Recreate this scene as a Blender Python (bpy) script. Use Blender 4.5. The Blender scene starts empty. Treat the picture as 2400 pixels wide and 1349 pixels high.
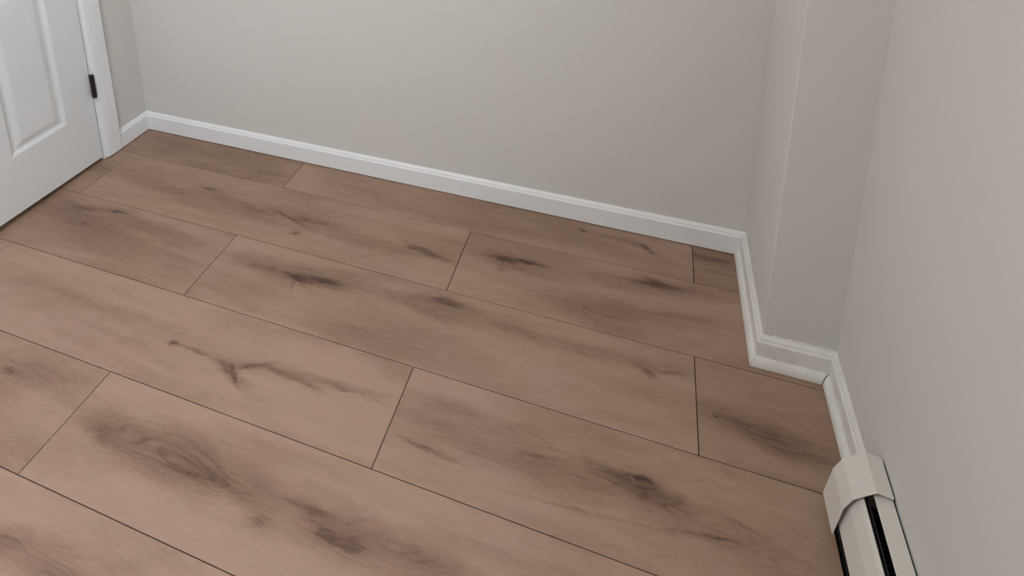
import bpy, bmesh, math, random
from mathutils import Vector, Matrix

W = 0.229            # width of one floor plank in metres: every plan length below is in plank widths
C = bpy.context.scene.collection
scn = bpy.context.scene

# ------------------------------------------------------------------ camera
cam_data = bpy.data.cameras.new('camera')
cam = bpy.data.objects.new('camera', cam_data)
C.objects.link(cam)
cam.location = (8.15194053 * W, -7.66295192 * W, 6.1773394 * W)
_rz = Matrix.Rotation(math.radians(18.18643155), 3, 'Z')
_rx = Matrix.Rotation(math.radians(76.09117544), 3, 'X')
_rr = Matrix.Rotation(math.radians(-0.73827078), 3, 'Z')
cam.rotation_euler = (_rz @ _rx @ _rr).to_euler()
cam_data.sensor_fit = 'HORIZONTAL'
cam_data.sensor_width = 36.0
cam_data.lens = 1432.984 / 2400 * 36.0
cam_data.shift_x = (1200 - 1079.269) / 2400
cam_data.shift_y = -(674.5 + 207.422) / 2400
cam_data.clip_start = 0.02
scn.camera = cam

# ------------------------------------------------------------------ world: overcast sky seen through the window
world = bpy.data.worlds.new('overcast_sky')
scn.world = world
world.use_nodes = True
nt = world.node_tree
nt.nodes.clear()
w_out = nt.nodes.new('ShaderNodeOutputWorld')
w_bg = nt.nodes.new('ShaderNodeBackground')
w_tc = nt.nodes.new('ShaderNodeTexCoord')
w_sep = nt.nodes.new('ShaderNodeSeparateXYZ')
w_map = nt.nodes.new('ShaderNodeMapRange')
w_mix = nt.nodes.new('ShaderNodeMix')
w_mix.data_type = 'RGBA'
w_map.inputs['From Min'].default_value = -0.05
w_map.inputs['From Max'].default_value = 0.08
w_mix.inputs['A'].default_value = (0.30, 0.29, 0.26, 1)      # ground outside
w_mix.inputs['B'].default_value = (0.75, 0.88, 1.0, 1)       # overcast sky
nt.links.new(w_tc.outputs['Generated'], w_sep.inputs[0])
nt.links.new(w_sep.outputs['Z'], w_map.inputs['Value'])
nt.links.new(w_map.outputs[0], w_mix.inputs['Factor'])
nt.links.new(w_mix.outputs['Result'], w_bg.inputs['Color'])
w_bg.inputs['Strength'].default_value = 11.5
nt.links.new(w_bg.outputs[0], w_out.inputs[0])

# window opening (in plank widths) in the right wall, behind the camera
WIN_R = (-14.6, -9.2, 3.7, 9.2)      # y0, y1, z0, z1
REAR = -16.0
CEIL = 10.65

def portal(name, loc, rot, sx, sy):
    d = bpy.data.lights.new(name, 'AREA')
    d.shape = 'RECTANGLE'
    d.size = sx
    d.size_y = sy
    d.cycles.is_portal = True
    o = bpy.data.objects.new(name, d)
    C.objects.link(o)
    o.location = loc
    o.rotation_euler = rot
    return o
portal('window_portal', ((10.175 + 0.62) * W, (WIN_R[0] + WIN_R[1]) / 2 * W, (WIN_R[2] + WIN_R[3]) / 2 * W),
       (0, math.radians(90), 0), (WIN_R[3] - WIN_R[2]) * W, (WIN_R[1] - WIN_R[0]) * W)

# the ceiling lamp (built further down)
LAMP_AT = (3.2, -6.9, 0.85)          # x, y, radius in plank widths
LAMP_COL = (0.98, 0.99, 1.0, 1)
LAMP_STRENGTH = 42.0
LAMP_UP = 8.0                       # uplight added in the bowl's top to raise ambient light off the ceiling

scn.view_settings.view_transform = 'Standard'
scn.view_settings.look = 'None'
scn.view_settings.gamma = 1
scn.view_settings.use_curve_mapping = False
scn.view_settings.exposure = 0.02

# ------------------------------------------------------------------ helpers
def lin(r, g, b):
    def f(c):
        c /= 255.0
        return c / 12.92 if c <= 0.04045 else ((c + 0.055) / 1.055) ** 2.4
    return (f(r), f(g), f(b), 1)

def link(o, parent=None):
    C.objects.link(o)
    if parent is not None:
        o.parent = parent
    return o

def tag(o, label=None, cat=None, kind=None, group=None):
    if label: o['label'] = label
    if cat: o['category'] = cat
    if kind: o['kind'] = kind
    if group: o['group'] = group
    return o

def empty(name, loc=(0, 0, 0)):
    o = bpy.data.objects.new(name, None)
    o.empty_display_size = 0.05
    o.location = loc
    return link(o)

def mesh_obj(name, verts, faces, mat, parent=None, scale=W, smooth=False, loc=None):
    """verts in plank widths; loc (plank widths) is the origin the verts are measured from, relative to the parent"""
    me = bpy.data.meshes.new(name)
    me.from_pydata([(v[0] * scale, v[1] * scale, v[2] * scale) for v in verts], [], faces)
    bm = bmesh.new()
    bm.from_mesh(me)
    bmesh.ops.remove_doubles(bm, verts=bm.verts, dist=1e-6)
    bmesh.ops.recalc_face_normals(bm, faces=bm.faces)
    bm.to_mesh(me)
    bm.free()
    if smooth:
        for pl in me.polygons: pl.use_smooth = True
    if mat: me.materials.append(mat)
    o = bpy.data.objects.new(name, me)
    if loc is not None:
        o.location = (loc[0] * scale, loc[1] * scale, loc[2] * scale)
    return link(o, parent)

class MB:
    def __init__(s): s.v, s.f = [], []
    def add(s, v, f):
        n = len(s.v)
        s.v += list(v)
        s.f += [tuple(i + n for i in q) for q in f]
        return s
    def box(s, x0, x1, y0, y1, z0, z1):
        v = [(x, y, z) for z in (z0, z1) for (x, y) in ((x0, y0), (x1, y0), (x1, y1), (x0, y1))]
        return s.add(v, [(3, 2, 1, 0), (4, 5, 6, 7), (0, 1, 5, 4), (1, 2, 6, 5), (2, 3, 7, 6), (3, 0, 4, 7)])
    def loft(s, rings, cap=True, closed=True):
        """consecutive rings of equal point count"""
        n = len(rings[0]); v = [p for r in rings for p in r]; f = []
        for k in range(len(rings) - 1):
            for i in range(n if closed else n - 1):
                j = (i + 1) % n
                f.append((k * n + i, k * n + j, (k + 1) * n + j, (k + 1) * n + i))
        if cap:
            f.append(tuple(range(n))[::-1]); f.append(tuple(range((len(rings) - 1) * n, len(rings) * n)))
        return s.add(v, f)
    def cyl(s, cx, cy, z0, z1, r, n=14, r1=None):
        r1 = r if r1 is None else r1
        ring = lambda z, q: [(cx + q * math.cos(2 * math.pi * i / n), cy + q * math.sin(2 * math.pi * i / n), z) for i in range(n)]
        return s.loft([ring(z0, r), ring(z1, r1)])
    def build(s, name, mat, parent=None, **k):
        return mesh_obj(name, s.v, s.f, mat, parent, **k)

def bevel(o, width, seg=2, angle=35):
    m = o.modifiers.new('bevel', 'BEVEL')
    m.width = width
    m.segments = seg
    m.limit_method = 'ANGLE'
    m.angle_limit = math.radians(angle)
    return o

# ------------------------------------------------------------------ materials
def new_mat(name):
    m = bpy.data.materials.new(name)
    m.use_nodes = True
    t = m.node_tree
    return m, t, t.nodes['Principled BSDF']

def nd(t, kind, **props):
    n = t.nodes.new(kind)
    for k, v in props.items(): setattr(n, k, v)
    return n

def math_node(t, op, a=None, b=None, clamp=False):
    n = nd(t, 'ShaderNodeMath', operation=op, use_clamp=clamp)
    for i, q in enumerate((a, b)):
        if q is None: continue
        if isinstance(q, (int, float)): n.inputs[i].default_value = q
        else: t.links.new(q, n.inputs[i])
    return n.outputs[0]

def mix_rgb(t, fac, a, b, blend='MIX'):
    n = nd(t, 'ShaderNodeMix', data_type='RGBA', blend_type=blend)
    for key, q in (('Factor', fac), ('A', a), ('B', b)):
        if isinstance(q, (int, float, tuple)): n.inputs[key].default_value = q
        else: t.links.new(q, n.inputs[key])
    return n.outputs['Result']

def noise(t, vec, scale, detail=2.0, rough=0.5, dist=0.0):
    n = nd(t, 'ShaderNodeTexNoise')
    n.inputs['Scale'].default_value = scale
    n.inputs['Detail'].default_value = detail
    n.inputs['Roughness'].default_value = rough
    n.inputs['Distortion'].default_value = dist
    if vec is not None: t.links.new(vec, n.inputs['Vector'])
    return n.outputs['Fac']

def vmul(t, vec, x, y, z):
    n = nd(t, 'ShaderNodeVectorMath', operation='MULTIPLY')
    t.links.new(vec, n.inputs[0])
    n.inputs[1].default_value = (x, y, z)
    return n.outputs[0]

def remap(t, val, a, b, c, d, smooth=False):
    n = nd(t, 'ShaderNodeMapRange')
    if smooth: n.interpolation_type = 'SMOOTHSTEP'
    t.links.new(val, n.inputs['Value'])
    n.inputs['From Min'].default_value = a; n.inputs['From Max'].default_value = b
    n.inputs['To Min'].default_value = c; n.inputs['To Max'].default_value = d
    return n.outputs[0]

def bump(t, height, strength, dist, bsdf):
    n = nd(t, 'ShaderNodeBump')
    n.inputs['Strength'].default_value = strength
    n.inputs['Distance'].default_value = dist
    t.links.new(height, n.inputs['Height'])
    t.links.new(n.outputs[0], bsdf.inputs['Normal'])

def paint(name, col, rough, mottle=0.03, peel=0.12, peel_scale=260, warm=None):
    """painted surface: faint roller mottle and orange-peel relief"""
    m, t, b = new_mat(name)
    tc = nd(t, 'ShaderNodeTexCoord').outputs['Object']
    c2 = warm or tuple(min(1, q * (1 + mottle)) for q in col[:3]) + (1,)
    f = noise(t, tc, 3.2, 3, 0.55)
    t.links.new(mix_rgb(t, remap(t, f, 0.35, 0.65, 0, 1), col, c2), b.inputs['Base Color'])
    b.inputs['Roughness'].default_value = rough
    b.inputs['Specular IOR Level'].default_value = 0.35
    if peel: bump(t, noise(t, tc, peel_scale, 2, 0.6), peel, 0.0008, b)
    return m

M_WALL = paint('greige_wall_paint', (0.652, 0.636, 0.602, 1), 0.62, warm=(0.665, 0.636, 0.604, 1), peel=0.25)
M_CEIL = paint('white_ceiling_paint', (0.88, 0.875, 0.86, 1), 0.8)
M_TRIM = paint('white_trim_paint', (0.80, 0.80, 0.805, 1), 0.38, peel=0.06)
M_DOOR = paint('white_door_paint', (0.74, 0.745, 0.745, 1), 0.45, peel=0.15, peel_scale=420)
M_HEAT = paint('almond_enamel', (0.66, 0.625, 0.58, 1), 0.36, peel=0.08, peel_scale=500)

def worn_trim():
    """old trim paint: scuffs, nail dents and grime specks"""
    m, t, b = new_mat('worn_trim_paint')
    tc = nd(t, 'ShaderNodeTexCoord').outputs['Object']
    f = noise(t, tc, 14, 5, 0.65)
    col = mix_rgb(t, remap(t, f, 0.4, 0.75, 0, 1), (0.78, 0.765, 0.735, 1), (0.66, 0.64, 0.60, 1))
    s = noise(t, tc, 190, 1, 0.4)
    col = mix_rgb(t, remap(t, s, 0.745, 0.79, 0, 0.7), col, (0.12, 0.10, 0.085, 1))
    t.links.new(col, b.inputs['Base Color'])
    b.inputs['Roughness'].default_value = 0.42
    bump(t, noise(t, tc, 60, 4, 0.6), 0.35, 0.001, b)
    return m
M_WORN = worn_trim()

def plain(name, col, rough, metal=0.0, grain=40):
    m, t, b = new_mat(name)
    tc = nd(t, 'ShaderNodeTexCoord').outputs['Object']
    f = noise(t, tc, grain, 3, 0.6)
    t.links.new(mix_rgb(t, f, tuple(q * 0.85 for q in col[:3]) + (1,), tuple(min(1, q * 1.15) for q in col[:3]) + (1,)), b.inputs['Base Color'])
    b.inputs['Roughness'].default_value = rough
    b.inputs['Metallic'].default_value = metal
    return m
M_BRONZE = plain('oil_rubbed_bronze', (0.035, 0.027, 0.024, 1), 0.42, 0.6)
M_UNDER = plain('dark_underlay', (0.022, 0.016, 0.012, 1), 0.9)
M_STEEL = plain('heater_inner_steel', (0.035, 0.035, 0.033, 1), 0.5, 0.3)
M_FIN = plain('aluminium_fin', (0.06, 0.06, 0.057, 1), 0.6, 0.3)
M_FLECK = plain('paint_fleck', (0.75, 0.74, 0.72, 1), 0.6)

def glass():
    m, t, b = new_mat('window_glass')
    tr = nd(t, 'ShaderNodeBsdfTransparent')
    gl = nd(t, 'ShaderNodeBsdfGlossy')
    gl.inputs['Roughness'].default_value = 0.02
    mx = nd(t, 'ShaderNodeMixShader')
    mx.inputs[0].default_value = 0.06
    t.links.new(tr.outputs[0], mx.inputs[1]); t.links.new(gl.outputs[0], mx.inputs[2])
    t.links.new(mx.outputs[0], t.nodes['Material Output'].inputs[0])
    return m
M_GLASS = glass()

# ---- oak plank: one node group, each plank feeds it its own marks (knots, streaks, heartwood bands)
def oak_group():
    g = bpy.data.node_groups.new('oak_plank', 'ShaderNodeTree')
    g.interface.new_socket('Vector', in_out='INPUT', socket_type='NodeSocketVector')
    g.interface.new_socket('Seed', in_out='INPUT', socket_type='NodeSocketVector')
    g.interface.new_socket('Marks', in_out='INPUT', socket_type='NodeSocketFloat')
    g.interface.new_socket('Tone', in_out='INPUT', socket_type='NodeSocketFloat')
    g.interface.new_socket('Color', in_out='OUTPUT', socket_type='NodeSocketColor')
    g.interface.new_socket('Roughness', in_out='OUTPUT', socket_type='NodeSocketFloat')
    gi = g.nodes.new('NodeGroupInput'); go = g.nodes.new('NodeGroupOutput')
    t = g
    add = nd(t, 'ShaderNodeVectorMath', operation='ADD')
    t.links.new(gi.outputs['Vector'], add.inputs[0]); t.links.new(gi.outputs['Seed'], add.inputs[1])
    v = add.outputs[0]
    marks = gi.outputs['Marks']
    broad = noise(t, vmul(t, v, 0.42, 1.9, 1), 1.0, 3, 0.55, 0.4)          # heartwood bands along the board
    streak = noise(t, vmul(t, v, 1.5, 8.5, 1), 1.0, 6, 0.66, 0.5)          # soft streaks
    fibre = noise(t, vmul(t, v, 7, 62, 1), 1.0, 5, 0.7, 0.3)                 # fine fibre
    pore = noise(t, vmul(t, v, 9, 190, 1), 1.0, 2, 0.5)
    hue = noise(t, vmul(t, v, 0.7, 1.1, 1), 1.0, 2, 0.5)
    # cathedral lines: contour lines of a stretched noise field pulled around the marks
    field = noise(t, vmul(t, v, 0.5, 2.4, 1), 1.0, 1.5, 0.45, 0.2)
    field = math_node(t, 'ADD', field, math_node(t, 'MULTIPLY', marks, 0.16))
    ring = math_node(t, 'SINE', math_node(t, 'MULTIPLY', field, 150.0))
    ring = remap(t, ring, 0.2, 1.0, 0, 1, True)
    cath = math_node(t, 'MULTIPLY', ring, remap(t, broad, 0.42, 0.62, 0.1, 1.0, True))
    d = math_node(t, 'MULTIPLY', remap(t, broad, 0.36, 0.72, 0, 1, True), 0.22)
    d = math_node(t, 'ADD', d, math_node(t, 'MULTIPLY', remap(t, streak, 0.42, 0.75, 0, 1), 0.12))
    d = math_node(t, 'ADD', d, math_node(t, 'MULTIPLY', math_node(t, 'MULTIPLY', cath, math_node(t, 'ADD', math_node(t, 'MULTIPLY', marks, 2.2, True), 0.4)), 0.13))
    d = math_node(t, 'ADD', d, math_node(t, 'MULTIPLY', remap(t, fibre, 0.35, 0.7, -0.5, 0.5), 0.11))
    d = math_node(t, 'ADD', d, math_node(t, 'MULTIPLY', remap(t, pore, 0.62, 0.75, 0, 1), 0.05))
    d = math_node(t, 'ADD', d, gi.outputs['Tone'])
    # marks broken up by the grain
    br = math_node(t, 'ADD', math_node(t, 'MULTIPLY', remap(t, streak, 0.3, 0.7, 0, 1), 0.55),
                   math_node(t, 'MULTIPLY', remap(t, fibre, 0.3, 0.7, 0, 1), 0.35))
    mk = math_node(t, 'MULTIPLY', marks, math_node(t, 'ADD', br, 0.55))
    d = math_node(t, 'ADD', d, mk)
    cr = nd(t, 'ShaderNodeValToRGB')
    e = cr.color_ramp.elements
    e[0].position = 0.0; e[0].color = OAK_LIGHT
    e[1].position = 1.0; e[1].color = OAK_KNOT
    q = e.new(0.28); q.color = OAK_MID
    q = e.new(0.62); q.color = OAK_DARK
    t.links.new(d, cr.inputs['Fac'])
    tint = mix_rgb(t, remap(t, hue, 0.38, 0.62, 0, 1, True), (1.0, 0.98, 0.985, 1), (0.99, 0.995, 0.94, 1))
    t.links.new(mix_rgb(t, 1.0, cr.outputs['Color'], tint, 'MULTIPLY'), go.inputs['Color'])
    t.links.new(remap(t, streak, 0.3, 0.7, 0.38, 0.5), go.inputs['Roughness'])
    return g

OAK_LIGHT = (0.41, 0.274, 0.204, 1)
OAK_MID = (0.302, 0.188, 0.131, 1)
OAK_DARK = (0.170, 0.095, 0.064, 1)
OAK_KNOT = (0.068, 0.032, 0.023, 1)
OAK = oak_group()

def oak_material(seed, tone, marks):
    """marks: (cx, cy, angle, half length, half width, strength) in the plank's own coordinates, plank widths"""
    m, t, b = new_mat('oak_laminate')
    tc = nd(t, 'ShaderNodeTexCoord').outputs['Object']
    v = vmul(t, tc, 1 / W, 1 / W, 1 / W)
    gp = nd(t, 'ShaderNodeGroup', node_tree=OAK)
    t.links.new(v, gp.inputs['Vector'])
    gp.inputs['Seed'].default_value = seed
    gp.inputs['Tone'].default_value = tone
    if marks:
        nn = nd(t, 'ShaderNodeTexNoise')
        nn.inputs['Scale'].default_value = 1.0
        nn.inputs['Detail'].default_value = 4
        nn.inputs['Roughness'].default_value = 0.6
        t.links.new(vmul(t, v, 2.6, 7.5, 1), nn.inputs['Vector'])
        sub = nd(t, 'ShaderNodeVectorMath', operation='SUBTRACT')
        t.links.new(nn.outputs['Color'], sub.inputs[0]); sub.inputs[1].default_value = (0.5, 0.5, 0.5)
        add = nd(t, 'ShaderNodeVectorMath', operation='ADD')
        t.links.new(v, add.inputs[0]); t.links.new(vmul(t, sub.outputs[0], 0.20, 0.13, 0), add.inputs[1])
        wv = add.outputs[0]
        fine = nd(t, 'ShaderNodeVectorMath', operation='ADD')
        n2 = nd(t, 'ShaderNodeTexNoise')
        n2.inputs['Scale'].default_value = 1.0
        n2.inputs['Detail'].default_value = 5
        n2.inputs['Roughness'].default_value = 0.65
        t.links.new(vmul(t, v, 7, 17, 1), n2.inputs['Vector'])
        s2 = nd(t, 'ShaderNodeVectorMath', operation='SUBTRACT')
        t.links.new(n2.outputs['Color'], s2.inputs[0]); s2.inputs[1].default_value = (0.5, 0.5, 0.5)
        t.links.new(v, fine.inputs[0]); t.links.new(vmul(t, s2.outputs[0], 0.17, 0.10, 0), fine.inputs[1])
        tot = None
        for (cx, cy, an, hl, hw, st) in marks:
            mp = nd(t, 'ShaderNodeMapping', vector_type='TEXTURE')
            mp.inputs['Location'].default_value = (cx, cy, 0)
            mp.inputs['Rotation'].default_value = (0, 0, an)
            mp.inputs['Scale'].default_value = (hl, hw, 1e6)
            t.links.new(wv if hw > 0.075 else fine.outputs[0], mp.inputs['Vector'])
            ln = nd(t, 'ShaderNodeVectorMath', operation='LENGTH')
            t.links.new(mp.outputs[0], ln.inputs[0])
            r = remap(t, ln.outputs['Value'], 0.15 if hw > 0.075 else 0.1, 1.45 if hw > 0.075 else 1.25, st, 0, True)
            tot = r if tot is None else math_node(t, 'ADD', tot, r)
        t.links.new(math_node(t, 'MINIMUM', tot, 0.62), gp.inputs['Marks'])
    t.links.new(gp.outputs['Color'], b.inputs['Base Color'])
    t.links.new(gp.outputs['Roughness'], b.inputs['Roughness'])
    b.inputs['Specular IOR Level'].default_value = 0.55
    bump(t, noise(t, vmul(t, v, 5, 48, 1), 1.0, 2, 0.6), 0.1, 0.0006, b)
    return m

# ------------------------------------------------------------------ plan of the room (plank widths)
XL, YB = -0.055, -0.342          # left wall, back wall
XJ, YJ = 9.50, -1.83             # side and front of the jog in the corner
XR = 10.175                      # right wall
T = 0.055                        # baseboard thickness
TH = 0.6                         # wall thickness
DOOR_Y1, DOOR_W, DOOR_H = -1.278, 3.105, 8.88
DOOR_Y0 = DOOR_Y1 - DOOR_W
HALL = -6.0                      # far side of the hall behind the door

# ---- walls
o = MB().box(XL - TH, XR + TH, YB, YB + TH, -0.1, CEIL).build('wall_back', M_WALL)
tag(o, 'long greige painted back wall above the white baseboard', 'wall', 'structure')

b = MB()
b.box(XL - TH, XL, DOOR_Y1 + 0.06, YB, -0.1, CEIL)
b.box(XL - TH, XL, REAR, DOOR_Y0 - 0.06, -0.1, CEIL)
b.box(XL - TH, XL, DOOR_Y0 - 0.06, DOOR_Y1 + 0.06, DOOR_H + 0.08, CEIL)
tag(b.build('wall_left', M_WALL), 'greige wall at the left with the white door in it', 'wall', 'structure')

o = MB().box(XJ, XR + TH, YJ, YB, -0.1, CEIL).build('wall_jog', M_WALL)
bevel(o, 0.0022, 3)
tag(o, 'greige boxed-out corner standing between back wall and right wall', 'wall', 'structure')

y0, y1, z0, z1 = WIN_R
b = MB()
b.box(XR, XR + TH, y1, YJ, -0.1, CEIL)
b.box(XR, XR + TH, REAR, y0, -0.1, CEIL)
b.box(XR, XR + TH, y0, y1, -0.1, z0)
b.box(XR, XR + TH, y0, y1, z1, CEIL)
tag(b.build('wall_right', M_WALL), 'greige wall at the right above the baseboard heater', 'wall', 'structure')
o = MB().box(XL - TH, XR + TH, REAR - TH, REAR, -0.1, CEIL).build('wall_rear', M_WALL)
tag(o, 'plain greige wall behind the camera', 'wall', 'structure')

o = MB().box(XL - TH, XR + TH, REAR - TH, YB + TH, CEIL, CEIL + 0.4).build('ceiling', M_CEIL)
tag(o, 'flat white painted ceiling over the room', 'ceiling', 'structure')

# ---- the hall behind the door (only seen as light under the door)
b = MB()
b.box(HALL - TH, HALL, -6.0, 0.4, -0.1, CEIL)
b.box(HALL, XL - TH, 0.0, 0.4, -0.1, CEIL)
b.box(HALL, XL - TH, -6.0, -5.6, -0.1, CEIL)
tag(b.build('wall_hall', M_WALL), 'greige hall walls behind the closed white door', 'wall', 'structure')
o = MB().box(HALL - TH, XL - TH, -6.0, 0.4, CEIL, CEIL + 0.4).build('ceiling_hall', M_CEIL)
tag(o, 'white hall ceiling behind the closed door', 'ceiling', 'structure')
hl = bpy.data.lights.new('hall_lamp', 'POINT')
hl.energy = 0.6
hl.color = (1.0, 0.86, 0.7)
hl.shadow_soft_size = 0.08
ho = bpy.data.objects.new('hall_lamp', hl)
link(ho).location = (-3.2 * W, -2.8 * W, 9.5 * W)

# ---- windows
def window(name, label, axis, a0, a1, z0, z1, face):
    root = empty(name, ((face * W, (a0 + a1) / 2 * W, z0 * W) if axis == 'x' else ((a0 + a1) / 2 * W, face * W, z0 * W)))
    tag(root, label, 'window', 'structure')
    h = (a1 - a0) / 2; H = z1 - z0
    def bar(mb, u0, u1, d0, d1, q0, q1):
        if axis == 'x': mb.box(d0, d1, u0, u1, q0, q1)
        else: mb.box(u0, u1, -d1, -d0, q0, q1)
    fr = MB()
    bar(fr, -h, -h + 0.14, 0.1, 0.45, 0, H); bar(fr, h - 0.14, h, 0.1, 0.45, 0, H)
    bar(fr, -h + 0.14, h - 0.14, 0.1, 0.45, 0, 0.16); bar(fr, -h + 0.14, h - 0.14, 0.1, 0.45, H - 0.14, H)
    fr.build('window_frame', M_TRIM, root)
    r = MB(); bar(r, -h + 0.14, h - 0.14, 0.2, 0.36, H / 2 - 0.09, H / 2 + 0.09); r.build('meeting_rail', M_TRIM, root)
    for q0, q1 in ((0.16, H / 2 - 0.09), (H / 2 + 0.09, H - 0.14)):
        p = MB(); bar(p, -h + 0.14, h - 0.14, 0.27, 0.285, q0, q1); p.build('pane', M_GLASS, root)
    s = MB(); bar(s, -h - 0.3, h + 0.3, -0.18, 0.1, -0.12, 0.0); s.build('window_sill', M_TRIM, root)
    c = MB()
    bar(c, -h - 0.25, -h, -0.06, 0.0, 0, H + 0.25); bar(c, h, h + 0.25, -0.06, 0.0, 0, H + 0.25)
    bar(c, -h, h, -0.06, 0.0, H, H + 0.25)
    c.build('window_casing', M_TRIM, root)
    return root
window('window_1', 'white sash window in the right wall behind the camera', 'x', *WIN_R, XR)

# ---- unseen ceiling lamp: hanging opal bowl, its uplight added to raise ambient light
def emitter(col, strength):
    m, t, b = new_mat('lit_opal_glass')
    b.inputs['Base Color'].default_value = (0.85, 0.85, 0.83, 1)
    b.inputs['Roughness'].default_value = 0.3
    b.inputs['Emission Color'].default_value = col
    b.inputs['Emission Strength'].default_value = strength
    return m
def ceiling_lamp(x, y, r):
    lamp = empty('ceiling_lamp', (x * W, y * W, CEIL * W))
    tag(lamp, 'unseen semi-flush opal bowl lamp, shaped to bounce light off the ceiling', 'lamp')
    rim = lambda q, z: [(q * math.cos(2 * math.pi * i / 32), q * math.sin(2 * math.pi * i / 32), z) for i in range(32)]
    MB().loft([rim(0.30, 0), rim(0.32, -0.03), rim(0.30, -0.10), rim(0.06, -0.13)]).build('canopy', M_TRIM, lamp)
    MB().cyl(0, 0, -1.12, -0.12, 0.035).build('stem', M_BRONZE, lamp)
    MB().loft([rim(r, -1.10), rim(r * 0.97, -1.22), rim(r * 0.82, -1.36), rim(r * 0.55, -1.46), rim(r * 0.2, -1.51)]).build('lamp_bowl', emitter(LAMP_COL, LAMP_STRENGTH), lamp, smooth=True)
    MB().loft([rim(r * 0.96, -1.095), rim(r * 0.96, -1.085)]).build('added_uplight', emitter(LAMP_COL, LAMP_UP), lamp)
ceiling_lamp(*LAMP_AT)

# ------------------------------------------------------------------ floor: underlay + planks
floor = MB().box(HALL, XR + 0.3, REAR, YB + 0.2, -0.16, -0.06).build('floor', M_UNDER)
tag(floor, 'warm brown oak-look laminate plank floor with dark knots', 'floor', 'structure')

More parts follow.
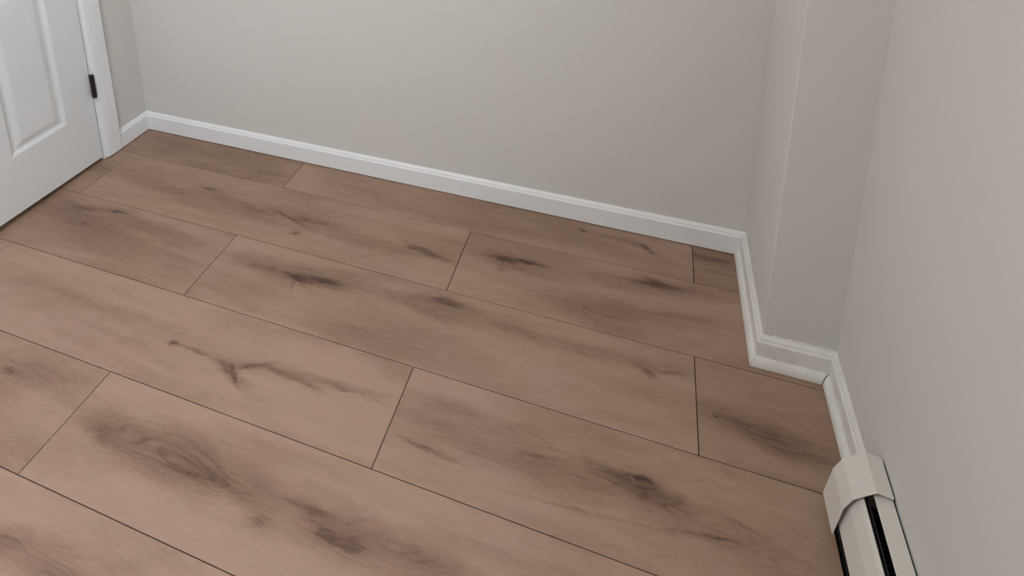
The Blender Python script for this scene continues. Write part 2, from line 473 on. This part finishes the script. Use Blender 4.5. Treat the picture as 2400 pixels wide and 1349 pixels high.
# wood figure of the boards (x1, y1, x2, y2, half width, strength), in plan coordinates
MARKS = [
    (7.446,-0.538,7.540,-0.565,0.022,0.75), (7.575,-0.571,8.045,-0.558,0.020,0.35), (8.207,-0.532,8.440,-0.728,0.030,0.70), (7.797,-0.550,8.343,-0.596,0.050,0.25),
    (3.853,-0.702,4.827,-0.692,0.050,0.22), (8.864,-0.559,9.418,-0.537,0.050,0.50), (8.882,-0.753,9.420,-0.755,0.040,0.25), (1.080,-1.059,2.886,-0.928,0.200,0.18),
    (2.193,-0.828,3.358,-0.733,0.060,0.20), (0.985,-1.564,4.168,-1.617,0.160,0.40), (1.899,-1.342,2.247,-1.343,0.030,0.55), (2.896,-1.362,4.058,-1.652,0.030,0.35),
    (3.297,-1.420,5.037,-1.583,0.140,0.30), (3.708,-1.768,3.878,-1.723,0.030,0.60), (5.213,-1.428,6.098,-1.618,0.060,0.55), (5.305,-1.500,5.514,-1.496,0.025,0.55),
    (4.445,-1.651,6.077,-1.519,0.130,0.30), (0.371,-1.691,0.480,-1.698,0.012,0.40), (0.286,-1.878,1.885,-1.766,0.080,0.12), (6.087,-1.370,7.409,-1.381,0.140,0.32),
    (6.474,-1.323,6.732,-1.351,0.045,0.65), (6.736,-1.293,7.102,-1.292,0.030,0.65), (6.599,-1.371,6.594,-1.567,0.030,0.30), (7.249,-1.364,9.386,-1.085,0.130,0.36),
    (8.280,-1.110,8.553,-1.143,0.045,0.60), (7.957,-1.211,9.033,-1.133,0.050,0.30), (7.071,-1.807,9.342,-1.506,0.150,0.22), (8.274,-1.612,9.348,-1.449,0.060,0.20),
    (-0.129,-2.200,1.869,-2.449,0.250,0.30), (0.993,-2.149,1.385,-2.117,0.035,0.60), (1.079,-2.194,2.955,-2.342,0.140,0.36), (1.958,-2.538,3.393,-2.563,0.060,0.22),
    (0.278,-2.261,1.102,-2.142,0.050,0.25), (0.226,-2.797,1.941,-2.731,0.080,0.15), (4.083,-2.349,4.389,-2.401,0.050,0.65), (4.373,-2.326,4.807,-2.310,0.035,0.70),
    (4.214,-2.409,4.269,-2.587,0.025,0.35), (3.215,-2.335,5.360,-2.278,0.160,0.30), (3.366,-2.361,4.108,-2.341,0.060,0.25), (5.961,-2.141,6.310,-2.154,0.055,0.65),
    (5.555,-2.218,6.479,-2.113,0.070,0.35), (5.360,-2.278,7.494,-2.273,0.140,0.32), (6.426,-2.277,7.446,-2.261,0.060,0.25), (7.169,-2.295,8.845,-2.222,0.090,0.30),
    (8.308,-2.305,8.449,-2.370,0.040,0.60), (8.448,-2.290,8.762,-2.248,0.030,0.40), (7.800,-2.550,8.830,-2.584,0.100,0.20), (4.545,-2.836,6.101,-2.787,0.080,0.14),
    (8.873,-2.485,9.820,-2.631,0.130,0.32), (9.095,-2.625,9.908,-2.786,0.100,0.28), (8.894,-2.063,9.546,-2.049,0.080,0.15), (8.992,-2.588,9.022,-2.590,0.010,0.60),
    (3.371,-3.537,3.475,-3.537,0.018,0.95), (3.412,-3.551,3.973,-3.546,0.018,0.50), (3.924,-3.521,4.277,-3.656,0.050,0.50), (4.164,-3.546,4.405,-3.747,0.032,0.85),
    (4.236,-3.583,4.620,-3.403,0.030,0.55), (4.425,-3.464,5.184,-3.488,0.045,0.55), (4.640,-3.470,6.143,-3.365,0.060,0.40), (4.960,-3.489,5.280,-3.526,0.030,0.40),
    (5.224,-3.430,6.087,-3.447,0.020,0.30), (1.303,-3.512,2.657,-3.425,0.120,0.22), (0.548,-3.379,1.926,-3.349,0.120,0.22), (4.455,-3.786,4.754,-3.780,0.050,0.15),
    (5.874,-3.384,7.511,-3.397,0.200,0.34), (6.142,-3.676,6.833,-3.722,0.022,0.50), (6.913,-3.586,8.759,-3.452,0.160,0.36), (8.294,-3.349,8.446,-3.353,0.028,0.75),
    (7.974,-3.415,8.553,-3.336,0.080,0.30), (8.269,-3.443,8.724,-3.495,0.120,0.40), (7.212,-3.811,8.553,-3.688,0.020,0.30), (8.486,-3.679,9.335,-3.552,0.020,0.40),
    (8.996,-3.425,9.388,-3.512,0.020,0.40), (8.687,-3.600,9.823,-3.529,0.160,0.25), (6.425,-3.626,8.335,-3.283,0.030,0.15), (1.759,-4.250,3.124,-4.249,0.140,0.28),
    (1.855,-4.320,2.098,-4.317,0.040,0.40), (2.586,-4.418,3.226,-4.390,0.050,0.20), (2.945,-4.479,5.241,-4.468,0.220,0.46), (3.176,-4.489,3.590,-4.480,0.080,0.35),
    (4.184,-4.522,5.007,-4.508,0.070,0.35), (5.007,-4.508,6.634,-4.541,0.170,0.42), (5.214,-4.638,5.388,-4.645,0.040,0.50), (5.567,-4.510,5.855,-4.513,0.040,0.30),
    (5.802,-4.560,6.231,-4.557,0.050,0.80), (5.312,-4.445,6.051,-4.435,0.040,0.20), (6.023,-4.382,6.693,-4.322,0.050,0.20), (6.239,-4.496,7.097,-4.446,0.140,0.40),
    (6.493,-4.295,7.858,-4.205,0.060,0.25), (3.278,-5.344,3.567,-5.343,0.080,0.40), (3.421,-5.448,4.545,-5.256,0.200,0.25), ]
PL = 5.783
GAP = 0.0035
JOINT = {0: 3.10, 1: 0.27}
def plank(x0, x1, y0, y1, row, idx):
    g, bv, hb = GAP, 0.0045, 0.0045
    x0 += g; x1 -= g; y0 += g; y1 -= g
    L, B = x1 - x0, y1 - y0
    r = lambda i, z: [(i, i, z), (L - i, i, z), (L - i, B - i, z), (i, B - i, z)]
    mb = MB().loft([r(0, -0.055), r(0, -hb), r(bv, 0)])
    mk = []
    for (a, c, d, e, hw, st) in MARKS:
        mx, my = (a + d) / 2, (c + e) / 2
        if x0 <= mx <= x1 and y0 <= my <= y1:
            hl = math.hypot(d - a, e - c) / 2 + hw * 0.5
            if hw < 0.06 and st >= 0.5:      # softer stain around each knot
                mk.append((mx - x0, my - y0, math.atan2(e - c, d - a) * 0.5, hl * 1.7, hw * 2.4, st * 0.22))
            mk.append((mx - x0, my - y0, math.atan2(e - c, d - a), hl, hw, st * (0.66 if hw > 0.075 else 0.62)))
    rnd = random.Random(row * 37 + idx * 11 + 5)
    seed = (rnd.uniform(-40, 40), rnd.uniform(-40, 40), rnd.uniform(-9, 9))
    tone = TONES.get((row, idx), rnd.uniform(-0.03, 0.05))
    if mk or row <= 6: mat = oak_material(seed, tone, mk)
    else:
        k = (row + idx) % 4
        if k not in SPARE: SPARE[k] = oak_material(seed, tone, [])
        mat = SPARE[k]
    mb.build('plank', mat, floor, loc=(x0, y0, 0))
SPARE = {}
TONES = {(1, 0): 0.17, (1, 1): 0.09, (1, 2): 0.17, (2, 0): 0.13, (2, 1): 0.07, (2, 2): 0.06, (3, 0): 0.10, (3, 1): 0.04, (3, 2): 0.11,  # board tones; weaker light at the back and right is painted in as darker
         (4, 1): -0.04, (4, 2): -0.03, (5, 0): 0.02, (5, 1): -0.02}
for row in range(1, 17):
    ya, yb = -float(row), (-row + 1.0 if row > 1 else YB + 0.02)
    ya = max(ya, REAR + 0.001)
    j = 3.10 - 0.02 * (row - 1) if row % 2 else 0.27 - 0.008 * (row - 2)
    cuts = [j + PL * k for k in range(-2, 3)]
    # the floor runs on through the doorway only
    left = -0.05 if (row <= 1 or row > 4) else -5.6
    if row == 1: left = XL + 0.005
    right = XR - 0.005 if row <= 3 else 9.872      # boards stop short; bare dark underlay stands in for the heater's shade
    xs = [left] + [c for c in cuts if left + 0.1 < c < right - 0.1] + [right]
    n0 = 0 if left > -1 else -sum(1 for c in cuts if left + 0.1 < c < 0.0)
    for i in range(len(xs) - 1):
        x_end = xs[i + 1]
        if row == 1 and x_end > XJ: x_end = XJ - 0.003
        yt = yb
        if row == 2 and x_end > XJ:
            # this board is notched around the jog: its far part ends at the jog
            pass
        plank(xs[i], x_end, ya, yt, row, i + n0)

# ------------------------------------------------------------------ baseboards
PROFILE = [(0.0, 0.012), (T, 0.012), (T, 0.262), (T - 0.003, 0.270), (T - 0.014, 0.276), (T - 0.019, 0.280), (T - 0.022, 0.296),
           (T - 0.027, 0.303), (T - 0.036, 0.312), (0.010, 0.320), (0.004, 0.325), (0.0, 0.326)]
SHOE = [(0.0, 0.004)] + [(0.060 * math.cos(a), 0.004 + 0.092 * math.sin(a)) for a in [math.pi / 2 * i / 8 for i in range(9)]]

def run(mb, prof, a, b, nrm, m0=0.0, m1=0.0, base=0.0):
    """sweep a profile (offset from wall, z) from a to b; nrm points into the room; m0, m1: extra length per unit of offset (mitre)"""
    a = Vector(a); b = Vector(b); n = Vector(nrm); d = (b - a).normalized()
    r0 = [(*(a + n * (q + base) - d * (q + base) * m0), z) for q, z in prof]
    r1 = [(*(b + n * (q + base) + d * (q + base) * m1), z) for q, z in prof]
    return mb.loft([r0, r1])

o = run(MB(), PROFILE, (XL, YB), (XJ, YB), (0, -1), -1, -1).build('baseboard_back', M_TRIM)
tag(o, 'clean white moulded baseboard along the long back wall', 'baseboard', 'structure')
o = run(MB(), PROFILE, (XL, -0.957), (XL, YB), (1, 0), 0, -1).build('baseboard_left', M_TRIM)
tag(o, 'short white baseboard between door casing and back corner', 'baseboard', 'structure')
o = run(MB(), PROFILE, (XL, REAR), (XL, DOOR_Y0 - 0.35), (1, 0), 0, 0).build('baseboard_left_rear', M_TRIM)
tag(o, 'white baseboard on the left wall past the door', 'baseboard', 'structure')
bj = run(MB(), PROFILE, (XJ, YB), (XJ, YJ), (-1, 0), -1, 1).build('baseboard_jog_side', M_WORN)
tag(bj, 'scuffed white baseboard on the side of the boxed-out corner', 'baseboard', 'structure')
bf = run(MB(), PROFILE, (XJ, YJ), (XR, YJ), (0, -1), 1, -1).build('baseboard_jog', M_WORN)
tag(bf, 'scuffed white baseboard on the front of the boxed-out corner', 'baseboard', 'structure')
br = run(MB(), PROFILE, (XR, YJ), (XR, -3.14), (-1, 0), -1, 0).build('baseboard_right', M_WORN)
tag(br, 'scuffed white baseboard between boxed-out corner and heater', 'baseboard', 'structure')

# ---- ragged caulk line along the top of the jog baseboard
rnd = random.Random(4)
def caulk(parent, a, b, nrm, n, lo, hi):
    a = Vector(a); b = Vector(b); nn = Vector(nrm)
    bot, top, bk = [], [], []
    h = 0.5
    for i in range(n + 1):
        h = min(1, max(0, h + rnd.uniform(-0.45, 0.45)))
        p = a.lerp(b, i / n)
        zt = 0.326 + lo + (hi - lo) * h
        bot.append((*(p + nn * 0.008), 0.322)); top.append((*(p + nn * 0.003), zt)); bk.append((*p, zt + 0.003))
    v = bot + top + bk; m = n + 1
    f = [(k * m + i, k * m + i + 1, (k + 1) * m + i + 1, (k + 1) * m + i) for k in (0, 1) for i in range(n)]
    mesh_obj('caulk', v, f, M_WORN, parent, smooth=True)
caulk(bf, (XJ, YJ), (XR, YJ), (0, -1), 46, 0.002, 0.018)
caulk(br, (XR, YJ), (XR, -3.1), (-1, 0), 40, 0.0, 0.014)
caulk(bj, (XJ, YB), (XJ, YJ), (-1, 0), 40, 0.0, 0.008)

# ---- shoe mouldings, mitred with an open dark joint at each corner
e = 0.007
o = run(MB(), SHOE, (XJ, YB - T), (XJ, YJ - e), (-1, 0), 0, 1, base=T)
v = o.v
n = len(SHOE)
for i in range(n): v[i] = (v[i][0], YB - T, v[i][2])                       # butts against the back baseboard
o = o.build('trim_1', M_WORN)
tag(o, 'white quarter-round shoe moulding on the side of the boxed-out corner', 'moulding', 'structure')
o = run(MB(), SHOE, (XJ + e, YJ), (XR - e, YJ), (0, -1), 1, -1, base=T).build('trim_2', M_WORN)
tag(o, 'dirty white quarter-round shoe moulding on the front of the boxed-out corner', 'moulding', 'structure')
o = run(MB(), SHOE, (XR, YJ - e), (XR, -3.14), (-1, 0), -1, 0, base=T).build('trim_3', M_WORN)
tag(o, 'white quarter-round shoe moulding leading to the heater end cap', 'moulding', 'structure')

# ------------------------------------------------------------------ door
DX = -0.052                       # face of the door
door = empty('door_1', (DX * W, DOOR_Y1 * W, 0))
tag(door, 'white moulded panel door with bronze hinges at the left', 'door', 'structure')
def zb(y):                        # trimmed bottom edge, a little higher towards the latch side
    return 0.056 + 0.042 * (-(y) / 1.6)
DT = 0.15
cols = [(-0.48 - 0.84, -0.48), (-DOOR_W + 0.48, -DOOR_W + 1.32)]
rows = [(0.935, 3.27), (3.95, 6.75), (7.2, 8.3)]
leaf = MB()
def lbox(y0, y1, z0, z1):
    n0 = len(leaf.v)
    leaf.box(-DT, 0, y0, y1, z0, z1)
    if z0 == 0:
        for i in range(n0, n0 + 4):
            q = leaf.v[i]; leaf.v[i] = (q[0], q[1], zb(q[1]))
lbox(-0.48, -0.006, 0, DOOR_H)
lbox(-DOOR_W + 0.006, -DOOR_W + 0.48, 0, DOOR_H)
lbox(cols[1][1], cols[0][0], 0, DOOR_H)
for (a, c) in cols:
    zs = [0] + [z for r in rows for z in r] + [DOOR_H]
    for k in range(0, len(zs), 2): lbox(a, c, zs[k], zs[k + 1])
leaf.build('door_leaf', M_DOOR, door)
for (a, c) in cols:
    for (z0, z1) in rows:
        def rr(ins, dep): return [(dep, a + ins, z0 + ins), (dep, c - ins, z0 + ins), (dep, c - ins, z1 - ins), (dep, a + ins, z1 - ins)]
        MB().loft([rr(0, -DT), rr(0, 0.0), rr(0.010, -0.003), rr(0.055, -0.028), rr(0.085, -0.030), rr(0.165, -0.008), rr(0.175, -0.007)]).build('panel', M_DOOR, door)

def hinge(z):
    h = empty('hinge', (0.047 * W, -0.002 * W, z * W)); h.parent = door
    r = 0.030
    b = MB()
    for k in range(5): b.cyl(0, 0, -0.19 + k * 0.076 + 0.002, -0.19 + (k + 1) * 0.076 - 0.002, r)
    b.cyl(0, 0, -0.19, 0.19, r * 0.86)
    b.build('barrel', M_BRONZE, h, smooth=False)
    MB().cyl(0, 0, 0.19, 0.198, r * 0.8, r1=r * 0.6).build('pin_tip', M_BRONZE, h)
    MB().cyl(0, 0, -0.198, -0.19, r * 0.6, r1=r * 0.8).build('pin_tip', M_BRONZE, h)
    MB().box(-0.16, -0.005, -0.012, -0.006, -0.19, 0.19).build('hinge_leaf', M_BRONZE, h)
    MB().box(-0.16, -0.005, 0.006, 0.012, -0.19, 0.19).build('hinge_leaf', M_BRONZE, h)
for z in (1.315, 4.6, 7.9): hinge(z)

# door frame: jambs, stops, casings
fr = empty('trim_4', (XL * W, DOOR_Y1 * W, 0))
tag(fr, 'white door casing and jamb around the panel door', 'door casing', 'structure')
for s, yy in ((1, 0.012), (-1, -DOOR_W - 0.012)):
    a, c = sorted((yy, yy + s * 0.05))
    MB().box(-TH, 0.0, a, c, 0.0, DOOR_H + 0.05).build('jamb', M_TRIM, fr)
    a, c = sorted((yy, yy - s * 0.06))
    MB().box(-TH * 0.75, -DT - 0.01, a, c, 0.0, DOOR_H).build('door_stop', M_TRIM, fr)
    # moulded casing: thin rounded inner edge, flat, eased outer edge
    i0, i1 = yy + s * 0.035, yy + s * 0.312
    prof = [(0, i0), (0.036, i0), (0.048, i0 + s * 0.010), (0.051, i0 + s * 0.032), (0.056, i0 + s * 0.042),
            (0.066, i0 + s * 0.12), (0.070, i1 - s * 0.02), (0.064, i1 - s * 0.004), (0.052, i1), (0, i1)]
    top = lambda y: DOOR_H + 0.04 + abs(y - yy)
    bot = 0.02
    MB().loft([[(x, y, bot) for x, y in prof], [(x, y, top(y)) for x, y in prof]]).build('casing', M_TRIM, fr)
MB().box(-TH, 0.0, -DOOR_W, 0.0, DOOR_H + 0.01, DOOR_H + 0.06).build('head_jamb', M_TRIM, fr)
h0 = DOOR_H + 0.07
prof = [(0, h0), (0.034, h0), (0.05, h0 + 0.03), (0.056, h0 + 0.058), (0.07, h0 + 0.26), (0.05, h0 + 0.277), (0, h0 + 0.277)]
MB().loft([[(x, 0.012 + (z - DOOR_H - 0.04), z) for x, z in prof], [(x, -DOOR_W - 0.012 - (z - DOOR_H - 0.04), z) for x, z in prof]]).build('head_casing', M_TRIM, fr)

# ------------------------------------------------------------------ baseboard heater under the window
HY0, HYE, HYC = -11.2, -3.10, -3.40
heater = empty('baseboard_heater', (XR * W, HYE * W, 0))
tag(heater, 'almond enamelled baseboard heater with end cap on the right wall', 'heater')
X = lambda x: x - XR
Y = lambda y: y - HYE
def sheet(pts, th):
    """closed outline of a bent sheet from an open polyline (x, z), thickened towards the inside"""
    out = [Vector(p) for p in pts]; inn = []
    for i, p in enumerate(out):
        d0 = (out[i] - out[i - 1]).normalized() if i else (out[1] - out[0]).normalized()
        d1 = (out[i + 1] - out[i]).normalized() if i < len(out) - 1 else d0
        d = (d0 + d1).normalized()
        n = Vector((d.y, -d.x))
        inn.append(p + n * th / max(0.5, d.dot(d1)))
    return [tuple(p) for p in out] + [tuple(p) for p in reversed(inn)]
def extr(prof, y0, y1): return MB().loft([[(X(x), Y(y0), z) for x, z in prof], [(X(x), Y(y1), z) for x, z in prof]])
CAP = [(9.812, 0.135), (9.803, 0.150), (9.843, 0.440), (9.897, 0.566), (10.043, 0.704), (10.160, 0.690)]
bevel(extr(sheet(CAP, 0.010), HYC, HYE).build('end_cap', M_HEAT, heater), 0.0008, 2, 50)
end = CAP + [(10.160, 0.10), (9.83, 0.10)]
end = [(10.0 + (x - 10.0) * 0.985, 0.4 + (z - 0.4) * 0.985) for x, z in end]
extr(end, HYE - 0.014, HYE - 0.002).build('end_plate', M_HEAT, heater)
front = [(9.878, 0.195), (9.850, 0.212), (9.896, 0.450), (9.944, 0.560), (9.958, 0.580), (9.974, 0.588), (9.982, 0.580), (9.982, 0.565)]
bevel(extr(sheet(front, 0.009), HY0, HYC + 0.07).build('front_cover', M_HEAT, heater), 0.0008, 2, 50)
hood = [(10.040, 0.620), (10.034, 0.645), (10.040, 0.653), (10.158, 0.660)]
bevel(extr(sheet(hood, 0.009), HY0, HYC + 0.07).build('hood', M_HEAT, heater), 0.0006, 2, 50)
MB().box(X(10.150), X(10.158), Y(HY0), Y(HYC + 0.07), 0.06, 0.648).build('back_panel', M_STEEL, heater)
extr(sheet([(9.990, 0.51), (10.010, 0.560), (10.015, 0.562)], 0.006), HY0, HYC + 0.06).build('damper', M_STEEL, heater)
MB().box(X(9.96), X(10.15), Y(HYC + 0.03), Y(HYC + 0.04), 0.08, 0.50).build('dark_slot_sheet', M_STEEL, heater)  # added dark sheet: hides the lit end plate so the slot looks shaded
tube = MB()
ring = lambda y: [(X(10.02) + 0.035 * math.cos(a), Y(y), 0.33 + 0.035 * math.sin(a)) for a in [2 * math.pi * i / 10 for i in range(10)]]
tube.loft([ring(HY0), ring(HYC + 0.05)])
tube.build('heating_pipe', M_STEEL, heater)
fins = MB()
yy = HYC - 0.06
while yy > HY0 + 0.1:
    fins.box(X(9.93), X(10.12), Y(yy), Y(yy) + 0.003, 0.23, 0.45)
    yy -= 0.035
tag(fins.build('fin_stack', M_FIN, heater), kind='stuff')
MB().box(X(9.90), X(10.15), Y(HYC + 0.12), Y(HYC + 0.15), 0.0, 0.14).build('foot_bracket', M_STEEL, heater)
extr(sheet([(x, z) for x, z in CAP], 0.010), HY0 - 0.3, HY0).build('end_cap', M_HEAT, heater)

# ------------------------------------------------------------------ paint flecks on the boards
for k, (x, y) in enumerate(((6.184, -3.702), (4.797, -4.383), (0.177, -0.727))):
    a = 0.6 + k
    s = 0.0065
    mesh_obj('paint_fleck', [(s * math.cos(a + q), 0.6 * s * math.sin(a + q * 1.1), 0.0) for q in (0, 1.3, 2.6, 3.9, 5.1)] +
             [(s * 0.5 * math.cos(a + q), 0.3 * s * math.sin(a + q), 0.004) for q in (0, 1.3, 2.6, 3.9, 5.1)],
             [(0, 1, 6, 5), (1, 2, 7, 6), (2, 3, 8, 7), (3, 4, 9, 8), (4, 0, 5, 9), (5, 6, 7, 8, 9)], M_FLECK, floor, loc=(x, y, 0.0))
